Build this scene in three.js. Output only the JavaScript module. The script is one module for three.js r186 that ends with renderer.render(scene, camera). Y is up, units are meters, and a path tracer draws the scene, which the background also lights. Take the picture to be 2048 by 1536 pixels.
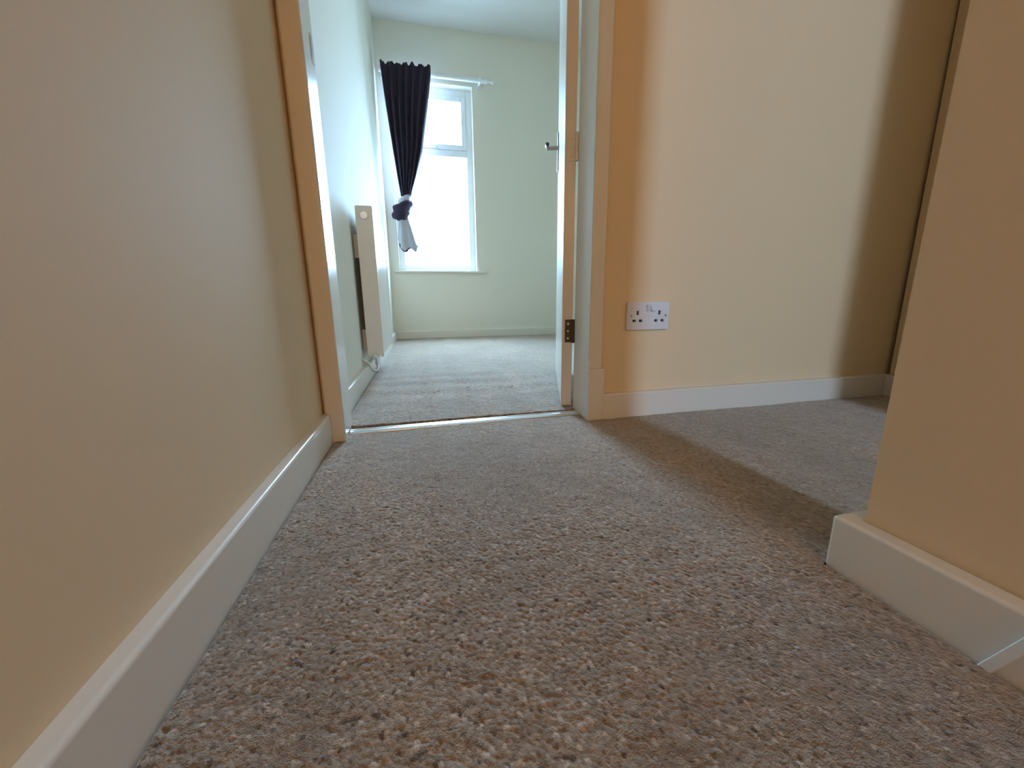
import * as THREE from 'three';
import { RoundedBoxGeometry } from 'three/addons/geometries/RoundedBoxGeometry.js';
import { mergeGeometries } from 'three/addons/utils/BufferGeometryUtils.js';
import { RectAreaLightUniformsLib } from 'three/addons/lights/RectAreaLightUniformsLib.js';
import { ImprovedNoise } from 'three/addons/math/ImprovedNoise.js';

// ---------------------------------------------------------------- camera, sky, daylight, exposure
const scene = new THREE.Scene();
const camera = new THREE.PerspectiveCamera(2 * Math.atan(768 / 765) * 180 / Math.PI, 2048 / 1536, 0.02, 60);
const EYE = 0.37;
camera.matrixAutoUpdate = true;
camera.position.set(0, EYE, 0);
camera.quaternion.setFromRotationMatrix(new THREE.Matrix4().makeBasis(
  new THREE.Vector3(0.97362917, -0.01173065, 0.22783467),
  new THREE.Vector3(0.0591487, 0.97750745, -0.20243671),
  new THREE.Vector3(-0.22033537, 0.21057441, 0.95242362)));

const SKY = new THREE.Color().setRGB(0.58, 0.95, 1.34);      // overcast sky, cool beside the warm lamp indoors
scene.background = SKY.clone().multiplyScalar(5);
RectAreaLightUniformsLib.init();
function daylight(name, color, radiance, w, h, pos, target) { // the part of the overcast sky that stands above each window
  const l = new THREE.RectAreaLight(color, radiance, w, h);
  l.name = name; l.position.set(...pos); l.lookAt(...target); scene.add(l); return l;
}
daylight('bedroom_window_daylight', SKY, 41, 1.7, 2.7, [0.02, 2.15, -5.30], [0.24, 0.25, -1.2]);
daylight('front_room_window_daylight', new THREE.Color().setRGB(0.74, 0.98, 1.34), 27, 0.86, 1.50, [0.80, 1.55, 3.74], [0.80, 1.55, 0]);

const renderer = new THREE.WebGLRenderer({ antialias: true });
renderer.toneMapping = THREE.LinearToneMapping;
renderer.toneMappingExposure = 1.28;
renderer.shadowMap.enabled = true;

// ---------------------------------------------------------------- helpers
let seed = 20240;
const rnd = () => { seed |= 0; seed = seed + 0x6D2B79F5 | 0; let t = Math.imul(seed ^ seed >>> 15, 1 | seed); t = t + Math.imul(t ^ t >>> 7, 61 | t) ^ t; return ((t ^ t >>> 14) >>> 0) / 4294967296; };
const noise = new ImprovedNoise();
const N3 = (x, y, z) => noise.noise(x, y, z);
const taken = {};
function numbered(name) { const n = taken[name] = (taken[name] ?? -1) + 1; return n ? name + '_' + String(n).padStart(3, '0') : name; }
function mesh(name, geo, mat, parent) { const m = new THREE.Mesh(geo, mat); m.name = parent ? name : numbered(name); (parent ?? scene).add(m); return m; }
function tag(o, label, category, group, kind) { o.userData = { label, category }; if (group) o.userData.group = group; if (kind) o.userData.kind = kind; return o; }
function thing(name, label, category, pos = [0, 0, 0], kind) { const g = new THREE.Group(); g.name = numbered(name); g.position.set(...pos); scene.add(g); return tag(g, label, category, null, kind); }
// box between two corners with uv in metres
function bx(x0, x1, y0, y1, z0, z1, r = 0) {
  const w = x1 - x0, h = y1 - y0, d = z1 - z0;
  const g = r ? new RoundedBoxGeometry(w, h, d, 2, r) : new THREE.BoxGeometry(w, h, d);
  g.translate((x0 + x1) / 2, (y0 + y1) / 2, (z0 + z1) / 2);
  return uvm(g);
}
function uvm(g) {
  if (g.index) g = g.toNonIndexed();
  const p = g.attributes.position, n = g.attributes.normal, uv = new Float32Array(p.count * 2);
  for (let i = 0; i < p.count; i += 3) {
    let ax = 0, ay = 0, az = 0;
    for (let k = 0; k < 3; k++) { ax += Math.abs(n.getX(i + k)); ay += Math.abs(n.getY(i + k)); az += Math.abs(n.getZ(i + k)); }
    for (let k = 0; k < 3; k++) {
      const x = p.getX(i + k), y = p.getY(i + k), z = p.getZ(i + k);
      const [u, v] = ax >= ay && ax >= az ? [z, y] : ay >= az ? [x, z] : [x, y];
      uv[2 * (i + k)] = u; uv[2 * (i + k) + 1] = v;
    }
  }
  g.setAttribute('uv', new THREE.BufferAttribute(uv, 2));
  return g;
}
const join = (a) => mergeGeometries(a.map((g) => g.index ? g.toNonIndexed() : g));
function tube(pts, r, seg = 24, rad = 10) { return new THREE.TubeGeometry(new THREE.CatmullRomCurve3(pts.map((p) => new THREE.Vector3(...p))), seg, r, rad, false); }
function grid(nu, nv, f) {                                   // parametric sheet
  const pos = [], idx = [], uv = [];
  for (let j = 0; j <= nv; j++) for (let i = 0; i <= nu; i++) { pos.push(...f(i / nu, j / nv)); uv.push(i / nu, j / nv); }
  for (let j = 0; j < nv; j++) for (let i = 0; i < nu; i++) { const a = j * (nu + 1) + i, b = a + 1, c = a + nu + 1, d = c + 1; idx.push(a, b, d, a, d, c); }
  const g = new THREE.BufferGeometry();
  g.setAttribute('position', new THREE.Float32BufferAttribute(pos, 3)); g.setAttribute('uv', new THREE.Float32BufferAttribute(uv, 2)); g.setIndex(idx); g.computeVertexNormals();
  return g;
}

// ---------------------------------------------------------------- materials
function noiseTexture(size, f, metres, srgb) {               // tiling texture computed from f(u, v) in 0..1
  const d = new Uint8Array(size * size * 4);
  for (let j = 0; j < size; j++) for (let i = 0; i < size; i++) {
    const v = f(i / size, j / size), c = Array.isArray(v) ? v : [v, v, v], o = (j * size + i) * 4;
    for (let k = 0; k < 3; k++) d[o + k] = Math.max(0, Math.min(255, Math.round(c[k] * 255)));
    d[o + 3] = 255;
  }
  const t = new THREE.DataTexture(d, size, size);
  t.wrapS = t.wrapT = THREE.RepeatWrapping; t.magFilter = THREE.LinearFilter; t.minFilter = THREE.LinearMipmapLinearFilter; t.generateMipmaps = true;
  if (srgb) t.colorSpace = THREE.SRGBColorSpace;
  t.repeat.set(1 / metres, 1 / metres); t.needsUpdate = true; return t;
}
function tn(u, v, f, s, o = 0) {                             // noise that tiles on the unit square
  const a = N3(u * f, v * f, s), b = N3((u - 1) * f, v * f, s), c = N3(u * f, (v - 1) * f, s), d = N3((u - 1) * f, (v - 1) * f, s);
  return (a * (1 - u) * (1 - v) + b * u * (1 - v) + c * (1 - u) * v + d * u * v) + o;
}
const brushed = noiseTexture(512, (u, v) => 0.5 + 0.35 * tn(u * 1, v * 1, 3, 2.2) + 0.35 * (N3(u * 70, Math.sin(v * Math.PI * 2) * 1.6, 3.3) * Math.sin(Math.PI * u)), 0.25);
const fibres = noiseTexture(1024, (u, v) => 0.5 + 0.42 * tn(u, v, 88, 6.3) + 0.30 * tn(u, v, 150, 9.9) + 0.22 * tn(u, v, 38, 1.9), 0.16);
const L = (r, g, b) => new THREE.Color().setRGB(r, g, b);
const std = (c, roughness, o = {}) => new THREE.MeshPhysicalMaterial({ color: c, roughness, ...o });
const M = {
  wall: std(L(0.84, 0.645, 0.41), 0.75),
  bedWall: std(L(0.85, 0.81, 0.70), 0.75),
  ceiling: std(L(0.82, 0.80, 0.76), 0.9),
  gloss: std(L(0.82, 0.76, 0.67), 0.22, { bumpMap: brushed, bumpScale: 0.00035 }),
  skirt: std(L(0.82, 0.76, 0.67), 0.25),
  doorGloss: std(L(0.82, 0.76, 0.67), 0.2, { bumpMap: brushed, bumpScale: 0.0006 }),
  backing: std(L(0.16, 0.125, 0.10), 1),
  pile: std(L(1, 1, 1), 1, { vertexColors: true, sheen: 1.3, sheenRoughness: 0.8, sheenColor: L(1, 0.93, 0.85), bumpMap: fibres, bumpScale: 0.0012 }),
  upvc: std(L(0.82, 0.83, 0.82), 0.3),
  glass: std(L(1, 1, 1), 0.02, { transmission: 1, thickness: 0, ior: 1.5 }),
  rad: std(L(0.82, 0.79, 0.72), 0.28),
  chrome: std(L(0.72, 0.72, 0.72), 0.22, { metalness: 1 }),
  alu: std(L(0.78, 0.78, 0.78), 0.30, { metalness: 1 }),
  bronze: std(L(0.09, 0.07, 0.05), 0.35, { metalness: 0.9 }),
  steel: std(L(0.45, 0.43, 0.40), 0.3, { metalness: 1 }),
  plastic: std(L(0.78, 0.77, 0.80), 0.3),
  white: std(L(0.85, 0.87, 0.87), 0.35),
  hole: std(L(0.012, 0.012, 0.014), 0.8),
  purple: std(L(0.030, 0.020, 0.042), 0.9, { sheen: 0.5, sheenRoughness: 0.5, sheenColor: L(0.35, 0.28, 0.5), side: THREE.DoubleSide }),
  lining: std(L(0.50, 0.49, 0.55), 0.9, { side: THREE.DoubleSide }),
  bulb: std(L(0.9, 0.85, 0.75), 0.4, { emissive: L(1, 0.68, 0.36), emissiveIntensity: 2 }),
  screw: std(L(0.65, 0.63, 0.6), 0.25, { metalness: 1 }),
};

// ---------------------------------------------------------------- room shell
const H = 2.826;                       // ceilings
const LW = -0.2745, FZ = -1.098, BZ = -1.205, WZ = -4.133;   // left wall face, landing face and bedroom face of the partition, bedroom window wall
const RW = 0.567, EZ = -0.346, SW = 1.743;                   // hall's right wall face, its corner, side wall of the recess
const LIN_L = -0.225, LIN_R = 0.495, DOOR_TOP = 2.02;
const S = 'structure';
function wall(name, boxes, label, mat = M.wall) { return tag(mesh(name, join(boxes.map((b) => bx(...b))), mat), label, 'wall', null, S); }
wall('wall_left', [[LW - 0.12, LW, -0.02, H, FZ, 2.6]], 'cream painted landing wall above the long left skirting board');
wall('wall_bedroom_left', [[LW - 0.12, LW, -0.02, H, WZ, FZ]], 'pale cream bedroom wall behind the radiator', M.bedWall);
wall('wall_partition', [[LW, LIN_L - 0.03, 0, H, BZ, FZ], [LIN_L - 0.03, LIN_R + 0.03, DOOR_TOP + 0.03, H, BZ, FZ], [LIN_R + 0.03, 1.95, 0, H, BZ, FZ]], 'cream landing wall with the double socket beside the bedroom doorway');
const WX0 = -0.181, WX1 = 0.597, WY0 = 0.685, WY1 = 2.373;
wall('wall_bedroom_far', [[LW - 0.12, WX0, -0.02, H, WZ - 0.22, WZ], [WX1, 1.95, -0.02, H, WZ - 0.22, WZ], [WX0, WX1, -0.02, WY0, WZ - 0.22, WZ], [WX0, WX1, WY1, H, WZ - 0.22, WZ]], 'pale cream bedroom wall around the window', M.bedWall);
wall('wall_bedroom_right', [[1.95, 2.07, -0.02, H, WZ - 0.22, FZ]], 'bedroom side wall hidden behind the open door', M.bedWall);
const D2L = 0.70, D2R = 1.42;          // doorway of the front room, in the wall that faces the partition
wall('wall_right', [[RW, RW + 0.10, 0, H, EZ, 2.6]], 'cream painted hall wall ending in a corner above a thick skirting board');
wall('wall_recess_near', [[RW + 0.10, D2L, 0, H, EZ, EZ + 0.10], [D2R, SW + 0.12, 0, H, EZ, EZ + 0.10], [D2L, D2R, 2.02, H, EZ, EZ + 0.10]], 'cream wall with the front room doorway behind the hall corner');
// the side wall stops a little short of the landing wall: a slot added for its shade, tapering towards its top
{
  const g = bx(SW, SW + 0.12, -0.02, H, FZ + 0.0, EZ + 0.1), p = g.attributes.position;
  for (let i = 0; i < p.count; i++) if (p.getZ(i) < FZ + 0.001) p.setZ(i, FZ + (p.getY(i) > 1 ? -0.004 : 0.019));
  tag(mesh('wall_recess_side', g, M.wall), 'cream side wall of the recess with an added shaded slot at its inner corner', 'wall', null, S);
  tag(mesh('wall_recess_back', bx(SW + 0.10, SW + 0.2, -0.02, H, FZ - 0.02, EZ + 0.1), M.wall), 'cream wall core behind the added corner slot', 'wall', null, S);
}
wall('wall_hall_back', [[LW - 0.12, RW + 0.1, -0.02, H, 2.6, 2.72]], 'cream wall at the back end of the hall');
wall('wall_front_room_left', [[RW + 0.10, RW + 0.14, 0, H, EZ + 0.10, 3.6]], 'cream front room wall backing onto the hall');
wall('wall_front_room_right', [[3.0, 3.12, -0.02, H, EZ, 3.72]], 'cream far side wall of the front room');
wall('wall_front_room_near', [[SW + 0.12, 3.0, -0.02, H, EZ, EZ + 0.1]], 'cream front room wall beside its doorway');
const FX0 = 0.38 + 0.33, FX1 = 1.22, FY0 = 0.8, FY1 = 2.3;
wall('wall_front_room_window', [[RW + 0.1, FX0, -0.02, H, 3.6, 3.72], [FX1, 3.12, -0.02, H, 3.6, 3.72], [FX0, FX1, -0.02, FY0, 3.6, 3.72], [FX0, FX1, FY1, H, 3.6, 3.72]], 'cream front room wall around its window');
tag(mesh('ceiling', bx(LW - 0.12, 3.12, H, H + 0.1, WZ - 0.22, 3.72), M.ceiling), 'white painted ceiling of bedroom and landing', 'ceiling', null, S);

// ---------------------------------------------------------------- carpeted floors: backing with instanced pile
const BED_UP = 0.008;                  // the bedroom carpet lies a little higher
function swell(x, z) {                 // loose bedroom carpet lies in shallow ripples across the room
  const w = Math.exp(-(((x - 0.15) / 0.45) ** 2)) * Math.exp(-(((z + 1.8) / 0.5) ** 2));
  return 0.0032 * w * Math.sin(z * 30 + 2.5 * x + 3 * N3(x * 2, 0.3, z * 2)) + 0.0015 * N3(x * 3, 1.7, z * 3);
}
const floorMesh = tag(mesh('floor', bx(LW - 0.12, 3.12, -0.10, -0.012, BZ + 0.03, 3.72), M.backing), 'brown twist pile carpet covering the landing and hall floor', 'carpet', null, S);
const bedFloor = tag(mesh('floor_bedroom', bx(LW - 0.12, 2.07, -0.10, -0.012, WZ - 0.22, BZ + 0.03), M.backing), 'pale grey lit carpet on the bedroom floor beyond the threshold bar', 'carpet', null, S);
const hash = (i, j, k) => { let h = Math.imul(i, 374761393) ^ Math.imul(j, 668265263) ^ Math.imul(k, 2147483647 - 58); h = Math.imul(h ^ h >>> 13, 1274126177); h ^= h >>> 16; return (h >>> 0) / 4294967296; };
const yarns = [[1, 0.74, 0.53], [0.88, 0.63, 0.44], [1.15, 0.88, 0.66], [0.70, 0.49, 0.34], [1.55, 1.24, 0.98], [0.42, 0.28, 0.19]];
const share = [0.30, 0.60, 0.80, 0.92, 0.965, 1];
const DYE = 0.30;
// the pile as real relief: every yarn end a small dome of its own height and shade, pits where yarns are crushed or missing
function pile(parent, regions, cell, dome, up, rise) {
  const geos = [];
  for (const [x0, x1, z0, z1, step, edges] of regions) {
    const nu = Math.round((x1 - x0) / step), nv = Math.round((z1 - z0) / step), pos = new Float32Array((nu + 1) * (nv + 1) * 3), col = new Float32Array(pos.length);
    let o = 0;
    for (let b = 0; b <= nv; b++) for (let a = 0; a <= nu; a++, o += 3) {
      const x = x0 + (x1 - x0) * a / nu, z = z0 + (z1 - z0) * b / nv, ci = Math.floor(x / cell), cj = Math.floor(z / cell);
      const n1 = N3(x * 4.5, 0.5, z * 4.5), n2 = N3(x * 13, 3.1, z * 13), n3 = N3(x * 45, 5.1, z * 45);
      const crushed = Math.max(0, Math.min(1, 0.50 + 1.5 * n1 + 0.5 * n2));    // 0 brushed flat, 1 rough and pitted
      let best = -9, id = 0, bi = 0, bj = 0;
      for (let q = -1; q <= 1; q++) for (let p = -1; p <= 1; p++) {
        const I = ci + p, J = cj + q, dx = x - (I + 0.15 + 0.7 * hash(I, J, 1)) * cell, dz = z - (J + 0.15 + 0.7 * hash(I, J, 2)) * cell, t = hash(I, J, 3) * Math.PI, c = Math.cos(t), s_ = Math.sin(t);
        const u = (dx * c + dz * s_) / cell, v = (-dx * s_ + dz * c) / cell, pit = hash(I, J, 4) < 0.015 + 0.15 * crushed * crushed ? 1 : 0;
        const h = 0.38 * hash(I, J, 5) * (0.25 + 0.75 * crushed) - 0.85 * pit - (0.40 * u * u + 0.80 * v * v);
        if (h > best) { best = h; bi = I; bj = J; }
      }
      let y = up + dome * (best - 0.1) + 0.0016 * n1 + 0.0012 * n2 + 0.0009 * n3 + (rise ? rise(x, z) : 0);
      for (const [axis, at, dir, drop] of edges) { const d = ((axis ? z : x) - at) * dir - 0.0014 * N3(x * 160, 2.2, z * 160); if (d < 0.004) y = Math.min(y, up - drop * Math.min(1, (0.004 - d) / 0.0035)); }
      const r = hash(bi, bj, 6), yarn = yarns[share.findIndex((k) => r < k)], t = DYE * (1 + 0.22 * n1 + 0.14 * n2 + 0.16 * (hash(bi, bj, 7) - 0.5));
      pos[o] = x; pos[o + 1] = Math.max(y, -0.0115); pos[o + 2] = z; col[o] = yarn[0] * t; col[o + 1] = yarn[1] * t; col[o + 2] = yarn[2] * t;
    }
    const idx = new Uint32Array(nu * nv * 6); let k = 0;
    for (let b = 0; b < nv; b++) for (let a = 0; a < nu; a++) { const i = b * (nu + 1) + a, j = i + nu + 1; idx[k++] = i; idx[k++] = j; idx[k++] = j + 1; idx[k++] = i; idx[k++] = j + 1; idx[k++] = i + 1; }
    const g = new THREE.BufferGeometry(); g.setAttribute('position', new THREE.BufferAttribute(pos, 3)); g.setAttribute('color', new THREE.BufferAttribute(col, 3)); const uv = new Float32Array(pos.length / 3 * 2); for (let i = 0; i < pos.length / 3; i++) { uv[2 * i] = pos[3 * i]; uv[2 * i + 1] = pos[3 * i + 2]; } g.setAttribute('uv', new THREE.BufferAttribute(uv, 2)); g.setIndex(new THREE.BufferAttribute(idx, 1)); g.computeVertexNormals();
    geos.push(g);
  }
  const m = mesh('carpet_pile', mergeGeometries(geos), M.pile, parent); m.userData = { kind: 'stuff', label: 'short twisted brown and beige carpet yarns' };
}
const LX = LW + 0.0195, RX = RW - 0.0265;
pile(floorMesh, [
  [LX, RX, -0.86, -0.366, 0.0015, [[0, LX, 1, 0.009]]],
  [LX, RX, -0.366, -0.16, 0.0015, [[0, LX, 1, 0.009], [0, RX, -1, 0.007]]],
  [LX, RX, -1.138, -0.86, 0.0024, [[0, LX, 1, 0.009]]],
  [LX, RX, -0.16, 0.6, 0.003, [[0, LX, 1, 0.009], [0, RX, -1, 0.007]]],
  [RX, SW - 0.018, -1.079, EZ - 0.021, 0.0026, [[1, -1.079, 1, 0.006]]],
  [D2L + 0.01, D2R - 0.01, EZ - 0.021, EZ + 0.4, 0.004, []],
], 0.0038, 0.0024, 0, null);
pile(bedFloor, [[LX, 1.95, -1.95, BZ + 0.026, 0.0036, [[1, BZ + 0.026, -1, 0.016], [0, LX, 1, 0.012]]], [LX, 1.95, WZ + 0.02, -1.95, 0.0056, [[0, LX, 1, 0.012]]]], 0.0062, 0.0034, BED_UP, swell);

// ---------------------------------------------------------------- skirting boards
function skirting(name, pts, label, hgt = 0.08, th = 0.02) {  // pts: path along the wall foot, board stands to the right of it
  const parts = [];
  for (let i = 0; i + 1 < pts.length; i++) {
    const [ax, az] = pts[i], [bx_, bz] = pts[i + 1], len = Math.hypot(bx_ - ax, bz - az);
    const s = new THREE.Shape(); s.moveTo(0, -0.02); s.lineTo(th, -0.02); s.lineTo(th, hgt - 0.006); s.absarc(th - 0.006, hgt - 0.006, 0.006, 0, Math.PI / 2, false); s.lineTo(0, hgt); s.closePath();
    const g = new THREE.ExtrudeGeometry(s, { depth: len, bevelEnabled: false, curveSegments: 6 });
    const f = new THREE.Vector3((bx_ - ax) / len, 0, (bz - az) / len), r = new THREE.Vector3().crossVectors(new THREE.Vector3(0, 1, 0), f);
    g.applyMatrix4(new THREE.Matrix4().makeBasis(r, new THREE.Vector3(0, 1, 0), f)); g.translate(ax, 0, az); parts.push(uvm(g));
  }
  return tag(mesh(name, join(parts), M.skirt), label, 'skirting board', null, S);
}
skirting('baseboard_left', [[LW, FZ + 0.02], [LW, 2.6]], 'glossy cream skirting board along the left landing wall');
skirting('baseboard_far', [[SW - 0.02, FZ], [0.545, FZ]], 'cream skirting board under the double socket');
skirting('baseboard_recess_side', [[SW, EZ], [SW, FZ]], 'cream skirting board on the recess side wall');
{ // the hall's right wall: board along the face, returned round the corner
  const t = 0.027, h = 0.076;
  const b = join([bx(RW - t, RW, -0.02, h, EZ - 0.022, 2.6, 0.005), bx(RW - 0.004, D2L - 0.05, -0.02, h, EZ - 0.022, EZ, 0.005)]);
  tag(mesh('baseboard_right', b, M.skirt), 'thick cream skirting board wrapping the hall wall corner', 'skirting board', null, S);
}
skirting('baseboard_bedroom_left', [[LW, WZ], [LW, BZ]], 'glossy skirting board below the bedroom radiator', 0.085);
skirting('baseboard_bedroom_far', [[1.95, WZ], [LW + 0.02, WZ]], 'pale skirting board under the bedroom window', 0.085);

// ---------------------------------------------------------------- door frame
{
  const t = thing('trim_1', 'cream painted door frame around the bedroom doorway', 'door frame', [0, 0, 0], S);
  const jl = mesh('lining', bx(LIN_L - 0.03, LIN_L, -0.02, DOOR_TOP, BZ, FZ - 0.002, 0.0015), M.gloss, t);
  mesh('lining', bx(LIN_R, LIN_R + 0.03, -0.02, DOOR_TOP, BZ, FZ - 0.002, 0.0015), M.gloss, t);
  mesh('lining_head', bx(LIN_L - 0.03, LIN_R + 0.03, DOOR_TOP, DOOR_TOP + 0.03, BZ, FZ - 0.002, 0.0015), M.gloss, t);
  mesh('architrave', bx(LIN_L - 0.044, LIN_L + 0.003, -0.02, DOOR_TOP + 0.04, FZ - 0.002, FZ + 0.02, 0.006), M.gloss, t);
  mesh('architrave', bx(LIN_R - 0.003, LIN_R + 0.042, 0.16, DOOR_TOP + 0.04, FZ - 0.002, FZ + 0.02, 0.006), M.gloss, t);
  mesh('architrave_head', bx(LIN_L + 0.003, LIN_R - 0.003, DOOR_TOP - 0.003, DOOR_TOP + 0.04, FZ - 0.002, FZ + 0.02, 0.006), M.gloss, t);
  mesh('plinth_block', bx(LIN_R - 0.004, LIN_R + 0.05, -0.02, 0.163, FZ - 0.002, FZ + 0.025, 0.004), M.gloss, t);
  const k = mesh('latch_keep', join([bx(LIN_L - 0.001, LIN_L + 0.0012, 0.955, 1.015, BZ + 0.012, BZ + 0.035, 0.0005)]), M.steel, t);
  k.userData.label = 'small steel latch keep';
}
// second doorway, seen only by its light
{
  const t = thing('trim_2', 'cream painted lining of the front room doorway', 'door frame', [0, 0, 0], S);
  mesh('lining', bx(D2L - 0.012, D2L + 0.012, -0.02, 2.02, EZ, EZ + 0.1, 0.0015), M.gloss, t);
  mesh('lining', bx(D2R - 0.012, D2R + 0.012, -0.02, 2.02, EZ, EZ + 0.1, 0.0015), M.gloss, t);
}

// ---------------------------------------------------------------- open bedroom door
{
  const ang = Math.atan2(0.213, 0.655), t = thing('door_1', 'glossy cream flush door standing open into the bedroom', 'door', [0.458, 0, -1.225], S);
  t.rotation.y = Math.PI / 2 - ang;        // local +x runs from the hinge edge to the free edge, local -z is the face seen from the room
  const W = 0.689, T = 0.035;
  mesh('leaf', bx(0, W, 0.012, 1.99, 0, T, 0.002), M.doorGloss, t);
  const hnd = mesh('handle_plate', bx(W - 0.075, W - 0.035, 0.955, 1.11, -0.006, 0.0, 0.002), M.steel, t);
  const lev = mesh('lever', join([new THREE.CylinderGeometry(0.009, 0.009, 0.05, 14).rotateX(Math.PI / 2).translate(W - 0.055, 1.052, -0.028), tube([[W - 0.055, 1.052, -0.048], [W - 0.075, 1.052, -0.052], [W - 0.105, 1.051, -0.051]], 0.0085, 20, 12)]), M.steel, hnd);
  lev.userData.label = 'brushed metal lever';
  const hinge = (y, mat, lbl) => {
    const g = mesh('hinge', join([bx(-0.0022, 0.0, y, y + 0.076, 0.010, T - 0.001, 0.0008), bx(-0.0045, -0.0018, y + 0.006, y + 0.07, 0.0405, 0.056, 0.0008)]), mat, t);
    mesh('knuckle', new THREE.CylinderGeometry(0.0058, 0.0058, 0.078, 14).translate(-0.006, y + 0.038, T + 0.002), mat, g);
    for (const k of [0.014, 0.038, 0.062]) mesh('screw', new THREE.CylinderGeometry(0.0036, 0.0036, 0.0016, 12).rotateZ(Math.PI / 2).translate(-0.0028, y + k, 0.02), mat === M.bronze ? M.screw : M.doorGloss, g);
    g.userData.label = lbl;
  };
  hinge(0.233, M.bronze, 'dark bare metal hinge');
  hinge(0.79, M.doorGloss, 'hinge painted over in cream');
}

// ---------------------------------------------------------------- threshold bar
{
  const w = LIN_R - LIN_L, prof = [[-0.020, -0.006], [-0.019, -0.001], [-0.012, 0.0016], [-0.004, 0.0022], [-0.0025, 0.0006], [0.0, 0.0004], [0.002, 0.0022], [0.011, 0.0014], [0.019, -0.002], [0.020, -0.006]];
  const s = new THREE.Shape(prof.map(([a, b]) => new THREE.Vector2(a, b)));
  const g = new THREE.ExtrudeGeometry(s, { depth: w - 0.004, bevelEnabled: false }); g.rotateY(-Math.PI / 2);
  g.translate(w / 2 - 0.002 + 0, 0, 0);
  const m = mesh('threshold_bar', g, M.alu); m.position.set((LIN_L + LIN_R) / 2, 0.003, -1.160); m.rotation.y = 0.02;
  tag(m, 'ridged silver metal carpet bar across the bedroom doorway', 'threshold bar');
}

// ---------------------------------------------------------------- double socket
{
  const w = 0.147, h = 0.086, t = thing('wall_socket', 'white plastic double wall socket above the landing skirting', 'socket', [0.693, 0.321, FZ]);
  const s = new THREE.Shape(), r = 0.004;
  s.moveTo(-w / 2 + r, -h / 2); s.lineTo(w / 2 - r, -h / 2); s.absarc(w / 2 - r, -h / 2 + r, r, -Math.PI / 2, 0); s.lineTo(w / 2, h / 2 - r); s.absarc(w / 2 - r, h / 2 - r, r, 0, Math.PI / 2); s.lineTo(-w / 2 + r, h / 2); s.absarc(-w / 2 + r, h / 2 - r, r, Math.PI / 2, Math.PI); s.lineTo(-w / 2, -h / 2 + r); s.absarc(-w / 2 + r, -h / 2 + r, r, Math.PI, Math.PI * 1.5);
  const hole = (cx, cy, a, b) => { const p = new THREE.Path(); p.moveTo(cx - a, cy - b); p.lineTo(cx - a, cy + b); p.lineTo(cx + a, cy + b); p.lineTo(cx + a, cy - b); p.closePath(); s.holes.push(p); };
  const outlets = [-0.0365, 0.0395];
  for (const c of outlets) { hole(c, 0.010, 0.0036, 0.0062); hole(c - 0.0113, -0.0145, 0.0050, 0.0036); hole(c + 0.0113, -0.0145, 0.0050, 0.0036); }
  const plate = new THREE.ExtrudeGeometry(s, { depth: 0.0055, bevelEnabled: true, bevelThickness: 0.0022, bevelSize: 0.0016, bevelOffset: -0.0016, bevelSegments: 3 }); plate.translate(0, 0, 0.0022);
  mesh('face_plate', uvm(plate), M.plastic, t);
  mesh('shutter_block', bx(-0.062, 0.065, -0.022, 0.020, 0.0002, 0.0012), M.hole, t);
  for (const [x, a] of [[-0.0015, 0.3], [0.0145, -0.3]]) { const k = mesh('switch', bx(-0.0066, 0.0066, -0.0105, 0.0105, -0.003, 0.0042, 0.0014), M.plastic, t); k.position.set(x, 0.0245, 0.0100); k.rotation.x = a; }
  for (const x of [-0.0595, 0.0605]) { const k = mesh('screw', new THREE.CylinderGeometry(0.0034, 0.0036, 0.0016, 16).rotateX(Math.PI / 2), M.screw, t); k.position.set(x, 0.0008, 0.0105); mesh('slot', bx(-0.0028, 0.0028, -0.0005, 0.0005, 0.0004, 0.0012), M.hole, k); }
}

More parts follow.
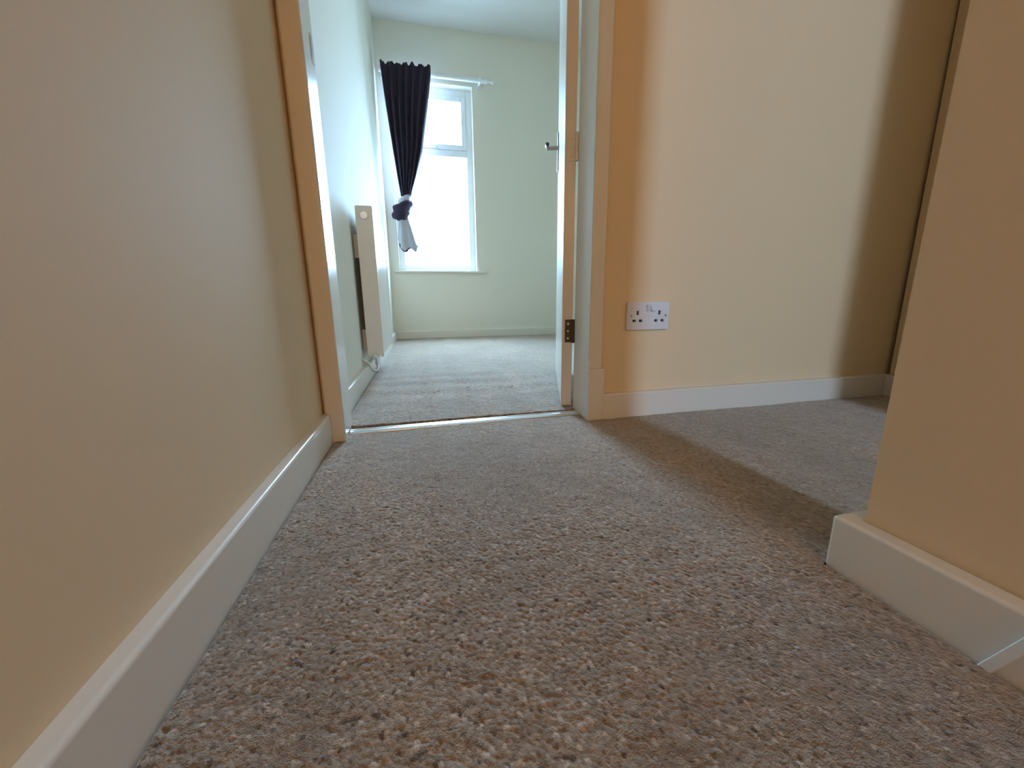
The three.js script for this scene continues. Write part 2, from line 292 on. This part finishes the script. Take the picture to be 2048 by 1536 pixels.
// ---------------------------------------------------------------- bedroom window
{
  const t = thing('window_1', 'white plastic window with a top opening light and a tall lower pane', 'window', [0, 0, 0], S);
  const z0 = WZ - 0.16, z1 = WZ - 0.085, X0 = WX0 - 0.004, X1 = WX1 + 0.004, Y0 = WY0 - 0.004, Y1 = WY1 + 0.004, f = 0.062;
  const T0 = 1.785, T1 = 1.845;                                // transom
  mesh('outer_frame', join([bx(X0, X0 + f, Y0, Y1, z0, z1, 0.004), bx(X1 - f, X1, Y0, Y1, z0, z1, 0.004), bx(X0 + f, X1 - f, Y0, Y0 + f, z0, z1, 0.004), bx(X0 + f, X1 - f, Y1 - f, Y1, z0, z1, 0.004)]), M.upvc, t);
  mesh('transom', bx(X0 + f, X1 - f, T0, T1, z0, z1, 0.004), M.upvc, t);
  const sx0 = X0 + f + 0.002, sx1 = X1 - f - 0.002, sy0 = T1 + 0.002, sy1 = Y1 - f - 0.002, e = 0.045, sz0 = z0 + 0.01, sz1 = z1 + 0.012;
  const sash = mesh('opening_sash', join([bx(sx0, sx0 + e, sy0, sy1, sz0, sz1, 0.006), bx(sx1 - e, sx1, sy0, sy1, sz0, sz1, 0.006), bx(sx0 + e, sx1 - e, sy0, sy0 + e, sz0, sz1, 0.006), bx(sx0 + e, sx1 - e, sy1 - e, sy1, sz0, sz1, 0.006)]), M.upvc, t);
  mesh('pane', bx(sx0 + e - 0.004, sx1 - e + 0.004, sy0 + e - 0.004, sy1 - e + 0.004, z0 + 0.036, z0 + 0.0362), M.glass, sash);
  const hd = mesh('window_handle', join([bx(0.19, 0.245, sy0 + 0.006, sy0 + 0.026, sz1, sz1 + 0.012, 0.003), bx(0.222, 0.236, sy0 + 0.006, sy0 + 0.024, sz1 + 0.01, sz1 + 0.035, 0.003), bx(0.14, 0.236, sy0 + 0.010, sy0 + 0.024, sz1 + 0.028, sz1 + 0.04, 0.004)]), M.upvc, sash);
  mesh('pane', bx(X0 + f - 0.004, X1 - f + 0.004, Y0 + f - 0.004, T0 + 0.004, z0 + 0.036, z0 + 0.0362), M.glass, t);
  mesh('window_sill', bx(-0.235, 0.70, 0.664, 0.686, z1 - 0.002, WZ + 0.028, 0.006), M.gloss, t);
}
{ // window of the front room, seen only by its light
  const t = thing('window_2', 'white plastic window lighting the front room', 'window', [0, 0, 0], S);
  const z0 = 3.63, z1 = 3.69, f = 0.05;
  mesh('outer_frame', join([bx(FX0, FX0 + f, FY0, FY1, z0, z1, 0.004), bx(FX1 - f, FX1, FY0, FY1, z0, z1, 0.004), bx(FX0 + f, FX1 - f, FY0, FY0 + f, z0, z1, 0.004), bx(FX0 + f, FX1 - f, FY1 - f, FY1, z0, z1, 0.004)]), M.upvc, t);
  mesh('pane', bx(FX0 + f, FX1 - f, FY0 + f, FY1 - f, 3.66, 3.6602), M.glass, t);
}

// ---------------------------------------------------------------- curtain pole and knotted curtain
const PZ = WZ + 0.085, PY = 2.392;
{
  const t = thing('curtain_pole', 'white curtain pole above the bedroom window', 'curtain pole', [0, PY, PZ]);
  mesh('pole', new THREE.CylinderGeometry(0.020, 0.020, 0.96, 18).rotateZ(Math.PI / 2).translate(0.24, 0, 0), M.white, t);
  mesh('finial', new THREE.LatheGeometry([[0, 0], [0.019, 0], [0.020, 0.012], [0.012, 0.016], [0.012, 0.05], [0.017, 0.058], [0.017, 0.07], [0.010, 0.078], [0, 0.08]].map((p) => new THREE.Vector2(...p)), 18).rotateZ(-Math.PI / 2).translate(0.72, 0, 0), M.white, t);
  mesh('bracket', join([bx(0.652, 0.672, -0.024, 0.024, -0.026, 0.026, 0.006), bx(0.655, 0.669, -0.012, 0.006, -0.085, -0.02, 0.003), bx(0.646, 0.678, -0.035, 0.035, -0.085, -0.079, 0.002)]), M.white, t);
  mesh('bracket', join([bx(-0.225, -0.205, -0.024, 0.024, -0.026, 0.026, 0.006), bx(-0.222, -0.208, -0.012, 0.006, -0.085, -0.02, 0.003), bx(-0.231, -0.199, -0.035, 0.035, -0.085, -0.079, 0.002)]), M.white, t);
}
{
  const t = thing('curtain', 'dark purple curtain tied in a knot, its grey lining showing below', 'curtain', [0, 0, PZ]);
  // outline of the hanging cloth by height: [y, left x, right x]
  const rows = [[2.420, -0.222, 0.212], [2.36, -0.218, 0.210], [2.09, -0.197, 0.166], [1.74, -0.163, 0.100], [1.52, -0.140, 0.030], [1.40, -0.126, -0.012], [1.335, -0.118, -0.030]];
  const edge = (y, k) => { for (let i = 0; i + 1 < rows.length; i++) if (y <= rows[i][0] && y >= rows[i + 1][0]) { const s = (rows[i][0] - y) / (rows[i][0] - rows[i + 1][0]); return rows[i][k] + s * (rows[i + 1][k] - rows[i][k]); } return y > rows[0][0] ? rows[0][k] : rows.at(-1)[k]; };
  const fold = (u, v) => Math.sin(u * Math.PI * 2 * 6.5 + 0.9 * Math.sin(v * 4) + 1.2 * N3(u * 3, v * 2, 0.5));
  const face = (off) => (u, v) => {
    const top = 2.432 + 0.004 * fold(u, 0) + 0.022 * N3(u * 9, 0.4, 2.2) + 0.016 * N3(u * 31, 1.4, 2.2), y = top + (1.335 - top) * v;
    const xl = edge(y, 1), xr = edge(y, 2), g = Math.min(1, v * 1.15), amp = 0.011 * (1 - g) + 0.034 * Math.sin(Math.PI * Math.min(1, v)) * 0.55 + 0.016 * g;
    const rnd_ = 0.06 * Math.sqrt(Math.max(0, 1 - (2 * u - 1) ** 2)) * v;
    return [xl + (xr - xl) * u, y, 0.046 + amp * fold(u, v) * (0.55 + 0.45 * (1 - v)) + rnd_ + off];
  };
  mesh('drape', grid(150, 60, face(0.004)), M.purple, t);
  mesh('drape_lining', grid(150, 60, face(-0.004)), M.lining, t).userData.label = 'pale grey curtain lining';
  // knot: a fat twisted ring of cloth tilted down to the left, lining turned out along its upper edge
  const ring = (R, r, squash, tilt, c, wr, ph) => {
    const g = new THREE.TorusGeometry(R, r, 22, 48); const p = g.attributes.position;
    for (let i = 0; i < p.count; i++) {
      const x = p.getX(i), y = p.getY(i), z = p.getZ(i), a = Math.atan2(y, x), cx = R * Math.cos(a), cy = R * Math.sin(a), b = Math.atan2(z, Math.hypot(x, y) - R);
      const k = 1 + wr * Math.sin(3 * b + 2 * a + ph) + wr * 0.8 * N3(a * 2, b * 1.5, ph);
      p.setXYZ(i, cx + (x - cx) * k, cy + (y - cy) * k, z * k * squash);
    }
    g.rotateX(Math.PI / 2); g.rotateZ(tilt); g.rotateX(0.25); g.translate(...c); g.computeVertexNormals(); return g;
  };
  mesh('knot', join([ring(0.056, 0.044, 1.15, 0.62, [-0.112, 1.245, 0.055], 0.16, 0.4), ring(0.040, 0.040, 1.1, 0.25, [-0.130, 1.185, 0.055], 0.16, 2.1)]), M.purple, t);
  const kb = mesh('knot_lining', ring(0.040, 0.026, 1.0, 0.62, [-0.090, 1.318, 0.060], 0.12, 1.9), M.lining, t); kb.userData.label = 'turned-out grey lining on the knot';
  // tail: gathered cloth below the knot, lining outwards, purple face at its right edge
  const tail = (off, u0, u1) => (u, v) => {
    const U = u0 + (u1 - u0) * u, y0 = 1.19, y1 = 0.862 + 0.34 * Math.max(0, 0.34 - U) + 0.5 * Math.max(0, U - 0.72) + 0.02 * Math.sin(U * 23), y = y0 + (y1 - y0) * v;
    const w = 0.055 + 0.085 * v - 0.02 * v * v, cx = -0.112 + 0.018 * v, a = (U - 0.5) * Math.PI * 1.5;
    const k = 1 + 0.22 * Math.sin(U * 17 + 1) * (0.35 + v);
    return [cx + w * 0.62 * Math.sin(a) * k, y, 0.045 + 0.055 * Math.cos(a) * k * (0.6 + 0.4 * v) + off];
  };
  mesh('tail_lining', grid(50, 24, tail(0, 0, 0.8)), M.lining, t).userData.label = 'grey lining of the curtain tail';
  mesh('tail', join([grid(16, 24, tail(0, 0.8, 1)), grid(60, 24, tail(-0.007, 0, 1)), tube([0, 0.15, 0.3, 0.45, 0.6, 0.8, 1].map((u) => tail(-0.003, 0, 1)(u, 1)), 0.006, 50, 8)]), M.purple, t);
}

// ---------------------------------------------------------------- radiator
{
  const z0 = -1.85, z1 = -2.46, x0 = -0.249, x1 = -0.178, y0 = 0.128, y1 = 0.778;
  const t = thing('radiator', 'white panel radiator on the bedroom wall beside the doorway', 'radiator', [0, 0, 0]);
  // pressed front panel with shallow vertical flutes
  const flute = (x, s) => {
    const pts = []; const n = 18, pitch = (z0 - z1 - 0.03) / n;
    for (let i = 0; i < n; i++) { const a = z1 + 0.015 + i * pitch; pts.push([a, 0], [a + pitch * 0.16, 0.0], [a + pitch * 0.30, -0.006], [a + pitch * 0.70, -0.006], [a + pitch * 0.84, 0]); }
    pts.push([z0 - 0.015, 0], [z0 - 0.015, -0.010], [z1 + 0.015, -0.010]);
    const sh = new THREE.Shape(pts.map(([a, b]) => new THREE.Vector2(a, b)));
    const g = new THREE.ExtrudeGeometry(sh, { depth: y1 - y0 - 0.02, bevelEnabled: false });
    g.applyMatrix4(new THREE.Matrix4().makeBasis(new THREE.Vector3(0, 0, 1), new THREE.Vector3(s, 0, 0), new THREE.Vector3(0, 1, 0)));
    if (s > 0) { const ix = g.toNonIndexed(), p = ix.attributes.position; }
    g.translate(x, y0 + 0.008, 0); return uvm(g);
  };
  mesh('front_panel', flute(x1 - 0.003, 1), M.rad, t);
  mesh('back_panel', bx(x0 + 0.004, x0 + 0.012, y0 + 0.008, y1 - 0.012, z1 + 0.015, z0 - 0.015, 0.002), M.rad, t);
  const side = (z) => {
    const s = new THREE.Shape(); const r = 0.008;
    s.moveTo(x0 + r, y0); s.lineTo(x1 - 0.022, y0); s.lineTo(x1 - 0.018, y0 + 0.016); s.lineTo(x1 - 0.012, y0); s.lineTo(x1, y0); s.lineTo(x1, y1 - r); s.absarc(x1 - r, y1 - r, r, 0, Math.PI / 2, false); s.lineTo(x0 + r, y1); s.absarc(x0 + r, y1 - r, r, Math.PI / 2, Math.PI, false); s.lineTo(x0, y0 + r); s.closePath();
    const g = new THREE.ExtrudeGeometry(s, { depth: 0.014, bevelEnabled: true, bevelSize: 0.0015, bevelThickness: 0.0015, bevelOffset: -0.0015, bevelSegments: 2 }); g.translate(0, 0, z); return uvm(g);
  };
  mesh('end_panel', side(z0 - 0.0155), M.rad, t);
  mesh('end_panel', side(z1), M.rad, t);
  const grille = mesh('top_grille', join([bx(x0 + 0.004, x0 + 0.016, y1 - 0.010, y1 - 0.006, z1 + 0.015, z0 - 0.015), bx(x1 - 0.016, x1 - 0.004, y1 - 0.010, y1 - 0.006, z1 + 0.015, z0 - 0.015)]), M.rad, t);
  for (let i = 0; i < 15; i++) { const z = z1 + 0.017 + i * 0.0395; mesh('slat', bx(x0 + 0.016, x1 - 0.016, y1 - 0.010, y1 - 0.006, z, z + 0.018), M.rad, grille); }
  const plug = mesh('blanking_plug', new THREE.CylinderGeometry(0.0145, 0.0145, 0.012, 24).rotateX(Math.PI / 2).translate(-0.214, 0.738, z0 + 0.002), M.chrome, t); plug.userData.label = 'round metal plug near the top';
  mesh('plug_recess', new THREE.CylinderGeometry(0.0075, 0.0075, 0.002, 20).rotateX(Math.PI / 2).translate(-0.214, 0.736, z0 + 0.0085), M.chrome, plug);
  for (const [y, z] of [[0.62, -1.93], [0.2, -1.93], [0.62, -2.38], [0.2, -2.38]]) mesh('wall_bracket', bx(LW, x0 + 0.006, y - 0.05, y + 0.05, z - 0.015, z + 0.015, 0.002), M.rad, t);
  mesh('convector_fins', join(Array.from({ length: 24 }, (_, i) => bx(x0 + 0.013, x1 - 0.014, y0 + 0.03, y1 - 0.03, z1 + 0.03 + i * 0.0235, z1 + 0.0312 + i * 0.0235))), M.rad, t);
  const v = mesh('valve', join([new THREE.CylinderGeometry(0.011, 0.011, 0.045, 16).translate(-0.212, 0.112, z0 - 0.028), new THREE.CylinderGeometry(0.014, 0.014, 0.016, 8).translate(-0.212, 0.125, z0 - 0.028), new THREE.CylinderGeometry(0.009, 0.010, 0.03, 14).rotateX(Math.PI / 2).translate(-0.212, 0.135, z0 + 0.005)]), M.chrome, t); v.userData.label = 'chrome valve under the radiator';
  mesh('pipe', tube([[-0.212, 0.095, z0 - 0.028], [-0.213, 0.075, z0 - 0.022], [-0.222, 0.062, z0 - 0.01], [-0.236, 0.072, z0 + 0.005], [-0.247, 0.10, z0 + 0.012], [-0.262, 0.115, z0 + 0.014], [-0.276, 0.118, z0 + 0.014]], 0.006, 40, 12), M.chrome, v);
}

// ---------------------------------------------------------------- strip of white plastic against the skirting
{
  const g = bx(-0.0018, 0.0018, 0, 0.085, -0.0048, 0.0048, 0.0012), m = mesh('white_strip', g, M.white);
  m.position.set(RW - 0.027 - 0.004, -0.006, -0.2045); m.rotation.set(0.38, 0, 0);
  tag(m, 'short white plastic strip leaning on the thick corner skirting', 'cable cover');
}

// ---------------------------------------------------------------- warm wall lamp at the back end of the hall, seen only by its light
{
  const t = thing('wall_lamp', 'small wall lamp with a glass globe on the hall back wall', 'lamp', [0.15, 1.3, 2.6]);
  mesh('back_plate', new THREE.CylinderGeometry(0.05, 0.055, 0.02, 28).rotateX(Math.PI / 2).translate(0, 0, -0.01), M.white, t);
  mesh('arm', tube([[0, 0, -0.015], [0, -0.02, -0.06], [0, 0.0, -0.10], [0, 0.04, -0.11]], 0.008, 20, 10), M.chrome, t);
  mesh('globe', new THREE.SphereGeometry(0.055, 24, 16).translate(0, 0.09, -0.11), M.bulb, t);
  const l = new THREE.PointLight(L(1, 0.66, 0.31), 1.2); l.name = 'wall_lamp_globe'; l.position.set(0, 0.09, -0.11); l.castShadow = true; l.shadow.radius = 2.7; t.add(l);
}

scene.traverse((o) => { if (o.isMesh) { o.castShadow = true; o.receiveShadow = true; } });
renderer.render(scene, camera);
